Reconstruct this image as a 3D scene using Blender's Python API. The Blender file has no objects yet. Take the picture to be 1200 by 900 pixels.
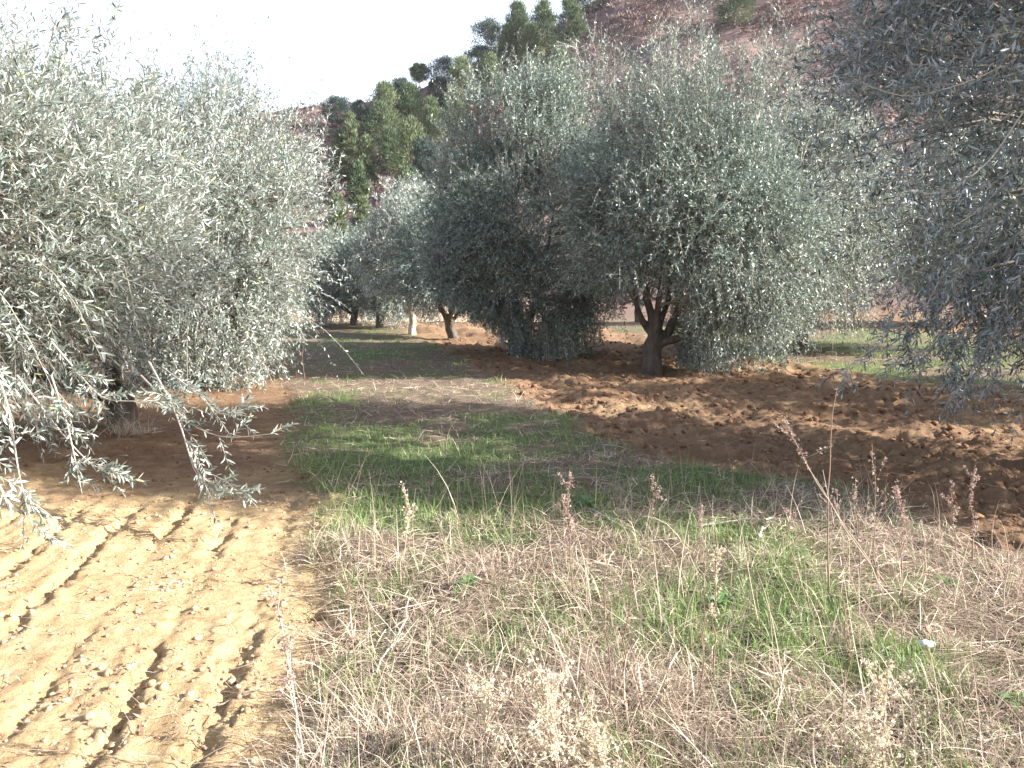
import bpy, math
import numpy as np
from mathutils import Vector, Matrix

# ------------------------------------------------------------------ basics
SC = bpy.context.scene
COL = SC.collection
PI = math.pi
CAM_H = 1.6
LENS = 30.0
PITCH = math.radians(6.84)
SUN_EL = math.radians(27.0)
SUN_AZ = math.radians(101.0)          # clockwise from +Y (to the right, a little behind the camera)


def A(*v):
    return np.array(v, dtype=np.float64)


def nrm(v):
    return v / np.maximum(np.linalg.norm(v, axis=-1, keepdims=True), 1e-9)


def sstep(a, b, x):
    t = np.clip((x - a) / (b - a), 0, 1)
    return t * t * (3 - 2 * t)


def _hash(ix, iy, seed):
    h = (ix.astype(np.int64) * 374761393 + iy.astype(np.int64) * 668265263 + seed * 1442695041) & 0xFFFFFFFF
    h = ((h ^ (h >> 13)) * 1274126177) & 0xFFFFFFFF
    h = ((h ^ (h >> 16)) * 2246822519) & 0xFFFFFFFF
    return (h ^ (h >> 15)).astype(np.float64) / 4294967295.0


def noise2(x, y, seed=0):
    """gradient noise, about -0.7..0.7"""
    x = np.asarray(x, dtype=np.float64)
    y = np.asarray(y, dtype=np.float64)
    ix = np.floor(x)
    iy = np.floor(y)
    fx = x - ix
    fy = y - iy
    u = fx * fx * fx * (fx * (fx * 6 - 15) + 10)
    v = fy * fy * fy * (fy * (fy * 6 - 15) + 10)
    out = []
    for dx in (0, 1):
        for dy in (0, 1):
            a = _hash(ix + dx, iy + dy, seed) * 2 * PI
            out.append(np.cos(a) * (fx - dx) + np.sin(a) * (fy - dy))
    return (out[0] * (1 - u) + out[2] * u) * (1 - v) + (out[1] * (1 - u) + out[3] * u) * v


def fbm(x, y, seed=0, octv=4, gain=0.5):
    s = 0
    a = 1.0
    for o in range(octv):
        s = s + a * noise2(x * 2 ** o, y * 2 ** o, seed + o * 17)
        a *= gain
    return s


def bumps(x, y, seed=0):
    """clod-like cellular domes 0..1"""
    ix = np.floor(x)
    iy = np.floor(y)
    best = np.full(np.shape(x), 9.0)
    for dx in (-1, 0, 1):
        for dy in (-1, 0, 1):
            cx = ix + dx + _hash(ix + dx, iy + dy, seed)
            cy = iy + dy + _hash(ix + dx, iy + dy, seed + 7)
            r = 0.45 + 0.55 * _hash(ix + dx, iy + dy, seed + 13)
            best = np.minimum(best, ((x - cx) ** 2 + (y - cy) ** 2) / (r * r))
    return np.clip(1 - best, 0, 1) ** .8


# ------------------------------------------------------------------ mesh building
def mesh_obj(name, verts, faces, mat, parent=None, smooth=False, attrs=None):
    """verts (N,3), faces (M,k) array or list of such arrays"""
    if not isinstance(faces, (list, tuple)):
        faces = [faces]
    faces = [np.asarray(f, dtype=np.int32) for f in faces if len(f)]
    me = bpy.data.meshes.new(name)
    verts = np.asarray(verts, dtype=np.float32)
    me.vertices.add(len(verts))
    me.vertices.foreach_set('co', verts.ravel())
    nl = sum(f.size for f in faces)
    npoly = sum(len(f) for f in faces)
    me.loops.add(nl)
    me.polygons.add(npoly)
    me.loops.foreach_set('vertex_index', np.concatenate([f.ravel() for f in faces]))
    starts, totals, off = [], [], 0
    for f in faces:
        k = f.shape[1]
        starts.append(off + np.arange(len(f), dtype=np.int32) * k)
        totals.append(np.full(len(f), k, dtype=np.int32))
        off += f.size
    me.polygons.foreach_set('loop_start', np.concatenate(starts).astype(np.int32))
    try:
        me.polygons.foreach_set('loop_total', np.concatenate(totals))
    except Exception:
        pass
    if smooth:
        me.polygons.foreach_set('use_smooth', np.ones(npoly, dtype=bool))
    for an, av in (attrs or {}).items():
        av = np.asarray(av, dtype=np.float32)
        if av.ndim == 1:
            at = me.attributes.new(an, 'FLOAT', 'POINT')
            at.data.foreach_set('value', av)
        else:
            at = me.attributes.new(an, 'FLOAT_VECTOR', 'POINT')
            at.data.foreach_set('vector', av.ravel())
    me.update(calc_edges=True)
    me.materials.append(mat)
    o = bpy.data.objects.new(name, me)
    COL.objects.link(o)
    if parent is not None:
        o.parent = parent
    return o


class Geo:
    """collects arrays of quads / tris plus one float attribute 'rnd'"""
    def __init__(self):
        self.v, self.q, self.t, self.r, self.n = [], [], [], [], 0

    def add(self, v, q=None, t=None, r=None):
        v = v.reshape(-1, 3)
        if q is not None and len(q):
            self.q.append(q + self.n)
        if t is not None and len(t):
            self.t.append(t + self.n)
        self.v.append(v)
        self.r.append(np.zeros(len(v)) if r is None else np.broadcast_to(r, (len(v),)))
        self.n += len(v)

    def build(self, name, mat, parent=None, smooth=False, offset=None):
        v = np.concatenate(self.v)
        if offset is not None:
            v = v - offset
        f = []
        if self.q:
            f.append(np.concatenate(self.q))
        if self.t:
            f.append(np.concatenate(self.t))
        return mesh_obj(name, v, f, mat, parent, smooth, {'rnd': np.concatenate(self.r)})


def tubes(P, R, sides=6):
    """P (n,k,3) polylines, R (n,k) radii -> verts, quads"""
    P = np.asarray(P, float)
    R = np.asarray(R, float)
    n, k, _ = P.shape
    T = np.empty_like(P)
    T[:, 1:-1] = P[:, 2:] - P[:, :-2]
    T[:, 0] = P[:, 1] - P[:, 0]
    T[:, -1] = P[:, -1] - P[:, -2]
    T = nrm(T)
    ref = np.where(np.abs(T[:, :1, 2:3]) > 0.8, A(1, 0.13, 0), A(0.1, 0.05, 1))
    ref = np.broadcast_to(ref, T.shape)
    S = nrm(np.cross(T, ref))
    U = np.cross(S, T)
    a = np.arange(sides) * 2 * PI / sides
    V = P[:, :, None] + R[:, :, None, None] * (np.cos(a)[:, None] * S[:, :, None] + np.sin(a)[:, None] * U[:, :, None])
    i = np.arange(sides)
    j = (i + 1) % sides
    base = (np.arange(n)[:, None, None] * k + np.arange(k - 1)[None, :, None]) * sides
    Q = np.stack([base + i, base + j, base + sides + j, base + sides + i], -1).reshape(-1, 4)
    return V.reshape(-1, 3), Q


def ribbons(P, W, S):
    """P (n,k,3), half widths W (n,k), side vectors S (n,3)"""
    n, k, _ = P.shape
    V = np.stack([P - W[..., None] * S[:, None], P + W[..., None] * S[:, None]], 2)
    b = (np.arange(n)[:, None] * k + np.arange(k - 1)[None]) * 2
    Q = np.stack([b, b + 1, b + 3, b + 2], -1).reshape(-1, 4)
    return V.reshape(-1, 3), Q


# ------------------------------------------------------------------ tagging
def tag(o, label=None, cat=None, group=None, kind=None):
    if label:
        o['label'] = label
    if cat:
        o['category'] = cat
    if group:
        o['group'] = group
    if kind:
        o['kind'] = kind
    return o


def thing(name, loc, label, cat, group=None):
    o = bpy.data.objects.new(name, None)
    o.empty_display_size = 0.2
    COL.objects.link(o)
    o.location = loc
    return tag(o, label, cat, group)


# ------------------------------------------------------------------ camera maths
def ray(px, py):
    """direction through a point of the 1200x900 photograph"""
    f = LENS / 36.0 * 1200
    x = (px - 600) / f
    y = (450 - py) / f
    c, s = math.cos(PITCH), math.sin(PITCH)
    return A(x, c + y * s, -s + y * c)


def at(px, py, depth):
    """the point at a given distance along Y"""
    d = ray(px, py)
    return A(0, 0, CAM_H) + d * (depth / d[1])


def on_ground(px, py):
    d = ray(px, py)
    t = 1.0 * 1.003 ** np.arange(2000)
    P = A(0, 0, CAM_H) + d * t[:, None]
    gap = P[:, 2] - hgt(P[:, 0], P[:, 1])
    hit = np.nonzero(gap <= 0)[0]
    i = hit[0] if len(hit) else int(np.argmin(np.where(P[:, 1] < 130, gap / t, 9)))
    q = P[i].copy()
    q[2] = hgt(q[0], q[1])
    return q


# ------------------------------------------------------------------ terrain
LB_Y = A(-50, 0, 2.8, 3.8, 5.9, 9.4, 15, 22.8, 40, 60)
LB_X = A(-0.5, -0.62, -0.72, -0.78, -1.45, -2.45, -3.9, -6.2, -11, -17)
RB_Y = A(-50, 3.5, 4.3, 4.75, 6.15, 7.3, 8.4, 10, 13.3, 21, 26, 40, 60)
RB_X = A(9, 6.5, 4.2, 2.95, 2.5, 1.5, 0.9, 0.4, -0.1, -1.9, -3.0, -6, -10)
RIDGE_X = A(-400, -160, -80, -38, -22, -12, -4, 4, 11, 22, 33, 66, 120, 400)
RIDGE_Z = A(10, 15, 20, 23.5, 25.3, 27, 30.5, 34, 38.5, 45, 51, 62, 66, 50)


def masks(x, y):
    """grass strip weight 0..1 and furrow coordinate"""
    wob = 0.24 * fbm(x * 1.1, y * 1.1, 31, 3) + .13 * fbm(x * 5.5, y * 5.5, 33, 2)
    xl = np.interp(y, LB_Y, LB_X) + wob
    xr = np.interp(y, RB_Y, RB_X) + wob * 1.3
    w = np.clip(0.12 + 0.012 * y, 0.1, 0.6)
    g = sstep(-w, w, x - xl) * sstep(-w, w, xr - x)
    xl2 = 5.5 - 0.2 * (y - 16) + wob * 2
    xr2 = 13.4 - 0.2 * (y - 23) + wob * 2
    g2 = sstep(-.4, .4, x - xl2) * sstep(-.4, .4, xr2 - x) * sstep(11, 13, y)
    edge = sstep(33, 37, y + 0.12 * x + 2 * noise2(x * .2, y * .2, 5)) * np.maximum(sstep(0, -4, x), sstep(43, 47, y))
    g = np.maximum(np.maximum(g, g2), edge)
    return g, x - np.interp(y, LB_Y, LB_X)


def hill_part(x, y):
    y0 = 42 - 0.05 * x
    t = np.clip((y - y0) / (116 - y0), 0, 1.0)
    rz = np.interp(x, RIDGE_X, RIDGE_Z)
    f = t * (0.72 + 0.28 * t)
    back = np.clip((y - 116) / 300, 0, 1)
    z = rz * f * (1 - 0.55 * back * back)
    sp = fbm(x * 0.045 + 3.1, y * 0.02, 41, 3)
    z = z + t * (1 - t) * 4 * 3.2 * sp + t * 0.9 * fbm(x * .2, y * .2, 43, 3) + sstep(0, .1, t) * (.45 * fbm(x * .55, y * .55, 44, 3) + .22 * np.sin(z * 2.6 + 2 * noise2(x * .08, y * .08, 45)))
    return z, t


def hgt(x, y, fine=True):
    x = np.asarray(x, float)
    y = np.asarray(y, float)
    z = 0.10 * noise2(x * .16, y * .16, 3) + 0.04 * noise2(x * .6, y * .6, 4)
    z = z * sstep(0, 5, np.hypot(x, y))
    # the field falls off gently to the left far side, then the valley edge
    z = z - 0.5 * sstep(32, 42, y)
    hz, t = hill_part(x, y)
    z = z + hz
    if not fine:
        return z
    g, u = masks(x, y)
    soil = (1 - g) * (1 - sstep(36, 44, y))
    # furrows run along the strip
    left = sstep(0.1, -0.15, u)
    u2 = x + .13 * y
    ph = u2 / 0.37 + 0.5 * noise2(x * .5, y * .22, 8) + 0.10 * noise2(x * 3.4, y * 2.6, 9) + .2 * fbm(x * 10, y * 8, 12, 3, .65)
    fr = np.abs(ph - np.round(ph)) * 2          # 0 at the groove
    idx = np.round(ph)
    brk = sstep(-0.3, 0.2, noise2(idx * 3.7 + 4, y * .55, 10) + .3 * fbm(x * 7, y * 5, 14, 2)) * (.5 + .5 * _hash(idx, idx * 0, 15))
    groove = -(0.06 * (1 - sstep(0.0, 0.4, fr))) * (0.06 + 0.94 * brk) + 0.022 * sstep(.2, .5, fr) * (1 - sstep(.5, 1, fr)) * brk
    near = sstep(6.6, 5.6, y)
    z = z + soil * left * groove * (0.25 + 0.75 * near)
    # clods
    right = 1 - left
    rough = soil * (0.36 + 1.04 * right + 0.25 * (1 - near))
    wx = .25 * noise2(x * 4.3, y * 4.3, 57)
    wy = .25 * noise2(x * 4.3, y * 4.3, 58)
    c1 = bumps(x * 2.3 + wx * 2, y * 2.9 + wy * 2, 51)
    c2 = bumps(x * 8.5 + wx * 2, y * 8.5 + wy * 2, 52)
    c3 = bumps(x * 21, y * 21, 53)
    m = sstep(-0.35, 0.35, noise2(x * .7, y * .7, 54))
    z = z + rough * (0.035 * (c1 - .3) * (0.2 + 0.8 * m) * (0.15 + 0.85 * right) + .03 * (.35 + .65 * right) * fbm(x * 5, y * 5, 66, 4, .62) + .016 * fbm(x * 16, y * 16, 67, 3, .7) * (.5 + m) + 0.022 * (c2 - .3) * (0.35 + 0.65 * m) + 0.008 * (c3 - .2))
    # ploughed ridges on the right hand soil
    rph = (x * 0.97 + y * 0.24) * 1.6 + 0.8 * noise2(x * .5, y * .5, 61)
    z = z + soil * right * 0.045 * np.sin(rph * PI) * sstep(-.4, .2, noise2(x * .35, y * .35, 62))
    z = z + soil * right * 0.075 * fbm(x * .7, y * 2.1, 63, 5, .62)
    # step between the sod and the tilled soil, tufty sod
    z = z + g * (0.05 + 0.05 * fbm(x * 2.2, y * 2.2, 71, 3)) * (1 - sstep(30, 45, y))
    # a few holes / footprints
    for hx, hy, hr, hd in HOLES:
        z = z - hd * np.exp(-(((x - hx) / hr) ** 2 + ((y - hy) / (hr * .8)) ** 2) ** 1.5)
    return z


HOLES = []
for px, py, hr, hd in ((375, 722, .07, .13), (868, 772, .09, .14), (1150, 770, .10, .05), (1110, 495, .22, .16), (1190, 492, .2, .2),
                       (1040, 880, .10, .08), (140, 840, .06, .05), (620, 470, .2, .1)):
    d = ray(px, py)
    tt = CAM_H / -d[2]
    HOLES.append((d[0] * tt, d[1] * tt, hr, hd))


def hz(x, y):
    return float(hgt(x, y))


# ------------------------------------------------------------------ materials
def new_mat(name):
    m = bpy.data.materials.new(name)
    m.use_nodes = True
    nt = m.node_tree
    for n in list(nt.nodes):
        nt.nodes.remove(n)
    out = nt.nodes.new('ShaderNodeOutputMaterial')
    return m, nt, out


def node(nt, typ, **kw):
    n = nt.nodes.new(typ)
    for k, v in kw.items():
        if k.startswith('in_'):
            n.inputs[k[3:].replace('_', ' ')].default_value = v
        else:
            setattr(n, k, v)
    return n


def ramp(nt, fac, stops):
    r = nt.nodes.new('ShaderNodeValToRGB')
    e = r.color_ramp.elements
    while len(e) < len(stops):
        e.new(0.5)
    for el, (p, c) in zip(e, stops):
        el.position = p
        el.color = (*c, 1)
    nt.links.new(fac, r.inputs[0])
    return r.outputs[0]


def mixc(nt, fac, a, b, mode='MIX'):
    m = nt.nodes.new('ShaderNodeMix')
    m.data_type = 'RGBA'
    m.blend_type = mode
    for inp, v in ((m.inputs[0], fac), (m.inputs[6], a), (m.inputs[7], b)):
        if isinstance(v, (int, float)):
            inp.default_value = v
        elif isinstance(v, tuple):
            inp.default_value = (*v, 1)
        else:
            nt.links.new(v, inp)
    return m.outputs[2]


def leaf_mat(name, stops, back=None, rough=0.45, trans=0.2, trans_col=(.2, .24, .1), spec=.5):
    m, nt, out = new_mat(name)
    at_ = node(nt, 'ShaderNodeAttribute', attribute_name='rnd')
    col = ramp(nt, at_.outputs['Fac'], stops)
    if back is not None:
        g = node(nt, 'ShaderNodeNewGeometry')
        col = mixc(nt, g.outputs['Backfacing'], col, mixc(nt, 0.25, back, col))
    p = node(nt, 'ShaderNodeBsdfPrincipled')
    p.inputs['Roughness'].default_value = rough
    p.inputs['Specular IOR Level'].default_value = spec
    nt.links.new(col, p.inputs['Base Color'])
    if trans > 0:
        t = node(nt, 'ShaderNodeBsdfTranslucent')
        nt.links.new(mixc(nt, 0.5, col, trans_col), t.inputs['Color'])
        mx = node(nt, 'ShaderNodeMixShader')
        mx.inputs[0].default_value = trans
        nt.links.new(p.outputs[0], mx.inputs[1])
        nt.links.new(t.outputs[0], mx.inputs[2])
        nt.links.new(mx.outputs[0], out.inputs[0])
    else:
        nt.links.new(p.outputs[0], out.inputs[0])
    return m


M_OLIVE = leaf_mat('olive_leaf', [(0, (.028, .054, .042)), (.4, (.08, .124, .098)), (.93, (.23, .28, .235)), (1, (.34, .36, .12))],
                   back=(.44, .49, .46), rough=.43, trans=.12, spec=.55)
M_OLIVE_PALE_LIT = leaf_mat('olive_leaf_pale_lit', [(0, (.05, .085, .07)), (.42, (.145, .185, .15)), (.95, (.38, .41, .35)), (1, (.48, .50, .16))],
                        back=(.62, .65, .63), rough=.42, trans=.18, spec=.6)  # paler leaf copy, the sunlight on bright crowns put into its colour
M_OLIVE_SHADE = leaf_mat('olive_leaf_shade', [(0, (.03, .05, .056)), (.5, (.085, .118, .125)), (.95, (.21, .25, .25)), (1, (.28, .31, .15))],
                        back=(.36, .42, .47), rough=.4, trans=.1, spec=.6)  # bluish dark leaf copy, the shade on the right tree put into its colour
M_TWIG = leaf_mat('olive_twig', [(0, (.20, .165, .13)), (1, (.42, .38, .32))], rough=.8, trans=0, spec=.2)
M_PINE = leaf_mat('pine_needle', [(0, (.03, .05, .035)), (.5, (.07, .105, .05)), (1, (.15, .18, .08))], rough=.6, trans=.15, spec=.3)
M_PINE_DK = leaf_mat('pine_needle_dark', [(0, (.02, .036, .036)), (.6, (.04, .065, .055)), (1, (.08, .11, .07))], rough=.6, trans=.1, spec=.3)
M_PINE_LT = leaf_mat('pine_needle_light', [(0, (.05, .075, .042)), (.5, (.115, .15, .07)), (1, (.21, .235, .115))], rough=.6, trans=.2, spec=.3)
M_DRY = leaf_mat('dry_grass_blade', [(0, (.10, .068, .05)), (.4, (.35, .26, .20)), (.75, (.58, .465, .35)), (1, (.72, .63, .48))], rough=.7, trans=.2, trans_col=(.5, .38, .25), spec=.3)
M_GRASS = leaf_mat('green_grass_blade', [(0, (.09, .14, .05)), (.6, (.20, .28, .095)), (1, (.38, .42, .19))], rough=.5, trans=.3, trans_col=(.22, .36, .06), spec=.4)
M_BRACKEN = leaf_mat('bracken', [(0, (.05, .035, .038)), (.4, (.135, .09, .083)), (.8, (.25, .18, .153)), (1, (.40, .33, .24))], rough=.8, trans=.1, trans_col=(.3, .15, .1), spec=.2)
M_STALK = leaf_mat('dry_stalk', [(0, (.16, .095, .07)), (.5, (.33, .22, .165)), (1, (.58, .48, .37))], rough=.8, trans=.05, spec=.2)
M_PLUME = leaf_mat('dry_plume', [(0, (.22, .15, .12)), (.6, (.44, .33, .275)), (1, (.62, .51, .43))], rough=.8, trans=.25, trans_col=(.5, .36, .28), spec=.2)
M_FLUFF = leaf_mat('seed_fluff', [(0, (.5, .41, .29)), (.5, (.68, .59, .43)), (1, (.82, .76, .62))], rough=.9, trans=.25, trans_col=(.7, .6, .45), spec=.1)
M_WEED = leaf_mat('broad_weed', [(0, (.05, .12, .04)), (1, (.16, .28, .08))], rough=.45, trans=.25, trans_col=(.2, .35, .06))


def bark_mat(name, c1, c2, scale=9.0):
    m, nt, out = new_mat(name)
    tc = node(nt, 'ShaderNodeTexCoord')
    mp = node(nt, 'ShaderNodeMapping')
    mp.inputs['Scale'].default_value = (1, 1, .35)
    nt.links.new(tc.outputs['Object'], mp.inputs[0])
    n1 = node(nt, 'ShaderNodeTexNoise', in_Scale=scale, in_Detail=8.0, in_Roughness=.65)
    nt.links.new(mp.outputs[0], n1.inputs['Vector'])
    col = ramp(nt, n1.outputs[0], [(.3, c1), (.7, c2)])
    p = node(nt, 'ShaderNodeBsdfPrincipled', in_Roughness=.9)
    p.inputs['Specular IOR Level'].default_value = .2
    nt.links.new(col, p.inputs['Base Color'])
    b = node(nt, 'ShaderNodeBump', in_Strength=1.0, in_Distance=.06)
    nt.links.new(n1.outputs[0], b.inputs['Height'])
    nt.links.new(b.outputs[0], p.inputs['Normal'])
    nt.links.new(p.outputs[0], out.inputs[0])
    return m


M_BARK = bark_mat('olive_bark', (.05, .04, .032), (.17, .14, .11), 14.0)  # dark tone carries the shade that lies on the trunks
M_BARK_SUNLIT = bark_mat('olive_bark_sunlit', (.26, .215, .16), (.55, .48, .38))  # copy of the olive bark with sunshine on the far trunk painted in
M_BARK_PINE = bark_mat('pine_bark', (.10, .07, .055), (.25, .19, .15), 2.0)
M_BARK_WHITE = bark_mat('pale_pine_bark', (.35, .3, .26), (.6, .54, .48), 2.0)


def soil_nodes(nt):
    geo = node(nt, 'ShaderNodeNewGeometry')
    return geo.outputs['Position']


def ground_mat():
    m, nt, out = new_mat('field_ground')
    pos = soil_nodes(nt)
    g = node(nt, 'ShaderNodeAttribute', attribute_name='grass').outputs['Fac']
    tan = node(nt, 'ShaderNodeAttribute', attribute_name='tan').outputs['Fac']
    gre = node(nt, 'ShaderNodeAttribute', attribute_name='green').outputs['Fac']
    hil = node(nt, 'ShaderNodeAttribute', attribute_name='hill').outputs['Fac']
    def nz(scale, detail=6.0, rough=.6):
        n = node(nt, 'ShaderNodeTexNoise', in_Scale=scale, in_Detail=detail, in_Roughness=rough)
        nt.links.new(pos, n.inputs['Vector'])
        return n.outputs[0]
    n_big = nz(.7, 5)
    n_mid = nz(6.0, 8, .65)
    n_fin = nz(45.0, 6, .7)
    red = ramp(nt, n_mid, [(.28, (.13, .075, .044)), (.5, (.24, .148, .09)), (.75, (.40, .275, .18))])
    red = mixc(nt, n_big, red, (.20, .122, .072))
    tn = ramp(nt, n_mid, [(.25, (.31, .205, .11)), (.5, (.47, .33, .18)), (.75, (.56, .42, .25))])
    # darker crumbs
    crumb = ramp(nt, n_fin, [(.30, (.52, .48, .45)), (.45, (1, 1, 1)), (1, (1.08, 1.08, 1.08))])
    soil = mixc(nt, tan, red, tn)
    soil = mixc(nt, .8, soil, crumb, 'MULTIPLY')
    sod = ramp(nt, n_fin, [(.3, (.07, .05, .036)), (.5, (.17, .125, .09)), (.75, (.32, .25, .18))])
    sodg = ramp(nt, n_fin, [(.3, (.07, .085, .035)), (.6, (.145, .17, .075)), (.8, (.26, .26, .14))])
    sod = mixc(nt, gre, sod, sodg)
    col = mixc(nt, g, soil, sod)
    # hill: dry russet scrub with terraces
    sep = node(nt, 'ShaderNodeSeparateXYZ')
    nt.links.new(pos, sep.inputs[0])
    mp = node(nt, 'ShaderNodeMapping')
    mp.inputs['Scale'].default_value = (.12, .3, 1.3)
    nt.links.new(pos, mp.inputs[0])
    nh = node(nt, 'ShaderNodeTexNoise', in_Scale=1.0, in_Detail=6.0, in_Roughness=.65)
    nt.links.new(mp.outputs[0], nh.inputs['Vector'])
    hc = ramp(nt, nh.outputs[0], [(.3, (.085, .055, .052)), (.47, (.15, .098, .087)), (.6, (.225, .155, .128)), (.75, (.33, .25, .19))])
    npatch = nz(.075, 5, .6)
    hc = mixc(nt, ramp(nt, npatch, [(.42, (0, 0, 0)), (.62, (1, 1, 1))]), hc, mixc(nt, .7, hc, (.095, .066, .07)))
    col = mixc(nt, hil, col, hc)
    p = node(nt, 'ShaderNodeBsdfPrincipled', in_Roughness=.95)
    p.inputs['Specular IOR Level'].default_value = .1
    nt.links.new(col, p.inputs['Base Color'])
    b1 = node(nt, 'ShaderNodeBump', in_Strength=.9, in_Distance=.022)
    nt.links.new(nz(28.0, 8, .7), b1.inputs['Height'])
    b2 = node(nt, 'ShaderNodeBump', in_Strength=.9, in_Distance=.012)
    nt.links.new(nz(110.0, 4, .7), b2.inputs['Height'])
    nt.links.new(b1.outputs[0], b2.inputs['Normal'])
    nt.links.new(b2.outputs[0], p.inputs['Normal'])
    nt.links.new(p.outputs[0], out.inputs[0])
    return m


def clod_mat():
    m, nt, out = new_mat('soil_clod')
    a = node(nt, 'ShaderNodeAttribute', attribute_name='rnd').outputs['Fac']
    col = ramp(nt, a, [(0, (.135, .075, .042)), (.45, (.27, .155, .09)), (.55, (.34, .235, .14)), (1, (.47, .345, .22))])
    pos = soil_nodes(nt)
    n = node(nt, 'ShaderNodeTexNoise', in_Scale=40.0, in_Detail=6.0)
    nt.links.new(pos, n.inputs['Vector'])
    col = mixc(nt, .7, col, ramp(nt, n.outputs[0], [(.3, (.5, .47, .45)), (.5, (1, 1, 1))]), 'MULTIPLY')
    p = node(nt, 'ShaderNodeBsdfPrincipled', in_Roughness=.95)
    p.inputs['Specular IOR Level'].default_value = .1
    nt.links.new(col, p.inputs['Base Color'])
    b = node(nt, 'ShaderNodeBump', in_Strength=.8, in_Distance=.01)
    nt.links.new(n.outputs[0], b.inputs['Height'])
    nt.links.new(b.outputs[0], p.inputs['Normal'])
    nt.links.new(p.outputs[0], out.inputs[0])
    return m


def stone_mat():
    m, nt, out = new_mat('pale_stone')
    tc = node(nt, 'ShaderNodeTexCoord')
    n = node(nt, 'ShaderNodeTexNoise', in_Scale=30.0, in_Detail=6.0)
    nt.links.new(tc.outputs['Object'], n.inputs['Vector'])
    p = node(nt, 'ShaderNodeBsdfPrincipled', in_Roughness=.85)
    nt.links.new(ramp(nt, n.outputs[0], [(.3, (.5, .46, .4)), (.6, (.66, .63, .57))]), p.inputs['Base Color'])
    b = node(nt, 'ShaderNodeBump', in_Strength=.5, in_Distance=.01)
    nt.links.new(n.outputs[0], b.inputs['Height'])
    nt.links.new(b.outputs[0], p.inputs['Normal'])
    nt.links.new(p.outputs[0], out.inputs[0])
    return m


M_GROUND = ground_mat()
M_CLOD = clod_mat()
M_STONE = stone_mat()

# ------------------------------------------------------------------ the ground, one sheet out to the horizon
def greenness(x, y):
    n = fbm(x * .55 + 7, y * .8, 81, 3)
    base = 0.6 * np.exp(-((y - 7.6) / 2.2) ** 2) + 0.45 * np.exp(-((y - 19.5) / 2.4) ** 2) * (x < 0) - 0.25 * np.exp(-((y - 12.5) / 2.4) ** 2)
    base = base + 0.12 * np.exp(-((y - 4.4) / 1.0) ** 2) * np.exp(-((x - .5) / 1.2) ** 2)
    base = base + np.where((x > 4) & (y > 12), .35, 0) + .12 * sstep(6.8, 5.6, y) * sstep(-.9, .2, x)
    n = n + .5 * fbm(x * 2.1, y * 2.1, 83, 2)
    return np.clip(sstep(-.1, .75, n * 1.35 + base), 0, 1) * (1 - sstep(27, 33, y))


def build_ground():
    r1 = 0.5 * (1.0045 ** np.arange(0, 830))
    r1 = r1[r1 < 22]
    r2 = [r1[-1]]
    while r2[-1] < 1400:
        r2.append(r2[-1] * 1.016)
    R = np.concatenate([[0.01], r1, r2[1:]])
    fine = np.arange(-42, 42.001, .20)
    rest = np.concatenate([np.arange(44, 318, 4.0)])
    ang = np.radians(np.concatenate([fine, rest]))
    na, nr = len(ang), len(R)
    X = R[:, None] * np.sin(ang)[None]
    Y = R[:, None] * np.cos(ang)[None]
    Z = hgt(X, Y)
    g, u = masks(X, Y)
    nn = fbm(X * .9, Y * .9, 91, 4)
    # pale dry soil in the left foreground, red moist soil elsewhere
    tan = sstep(7.4, 5.4, Y + 1.1 * nn) * sstep(.9, -.1, u) * 1.0
    tan = np.clip(tan + .30 * sstep(.1, .5, fbm(X * .7, Y * .7, 95, 3)), 0, 1)
    tan = np.maximum(tan, .75 * sstep(30, 34, Y) * sstep(-2, -8, X))
    gr = greenness(X, Y)
    _, t = hill_part(X, Y)
    hill = sstep(0.0, .05, t)
    i = np.arange(nr - 1)[:, None] * na
    j = np.arange(na)[None]
    j2 = (j + 1) % na
    F = np.stack([i + j, i + j2, i + na + j2, i + na + j], -1).reshape(-1, 4)[:, ::-1]
    V = np.stack([X, Y, Z], -1).reshape(-1, 3)
    o = mesh_obj('ground', V, F, M_GROUND, smooth=True,
                 attrs={'grass': g.ravel(), 'tan': tan.ravel(), 'green': gr.ravel(), 'hill': hill.ravel()})
    tag(o, kind='structure')


build_ground()


# ------------------------------------------------------------------ olive trees
def polyline(p0, p1, k, rng, wob, sag=0.0):
    t = np.linspace(0, 1, k)[:, None]
    p0 = np.asarray(p0, float)
    p1 = np.asarray(p1, float)
    P = p0 * (1 - t) + p1 * t
    w = rng.normal(0, wob, (k, 3))
    w[0] = 0
    w = np.cumsum(w, 0) * np.sin(t * PI) ** .7
    P = P + w
    P[:, 2] += sag * (np.sin(t[:, 0] * PI))
    return P


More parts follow.
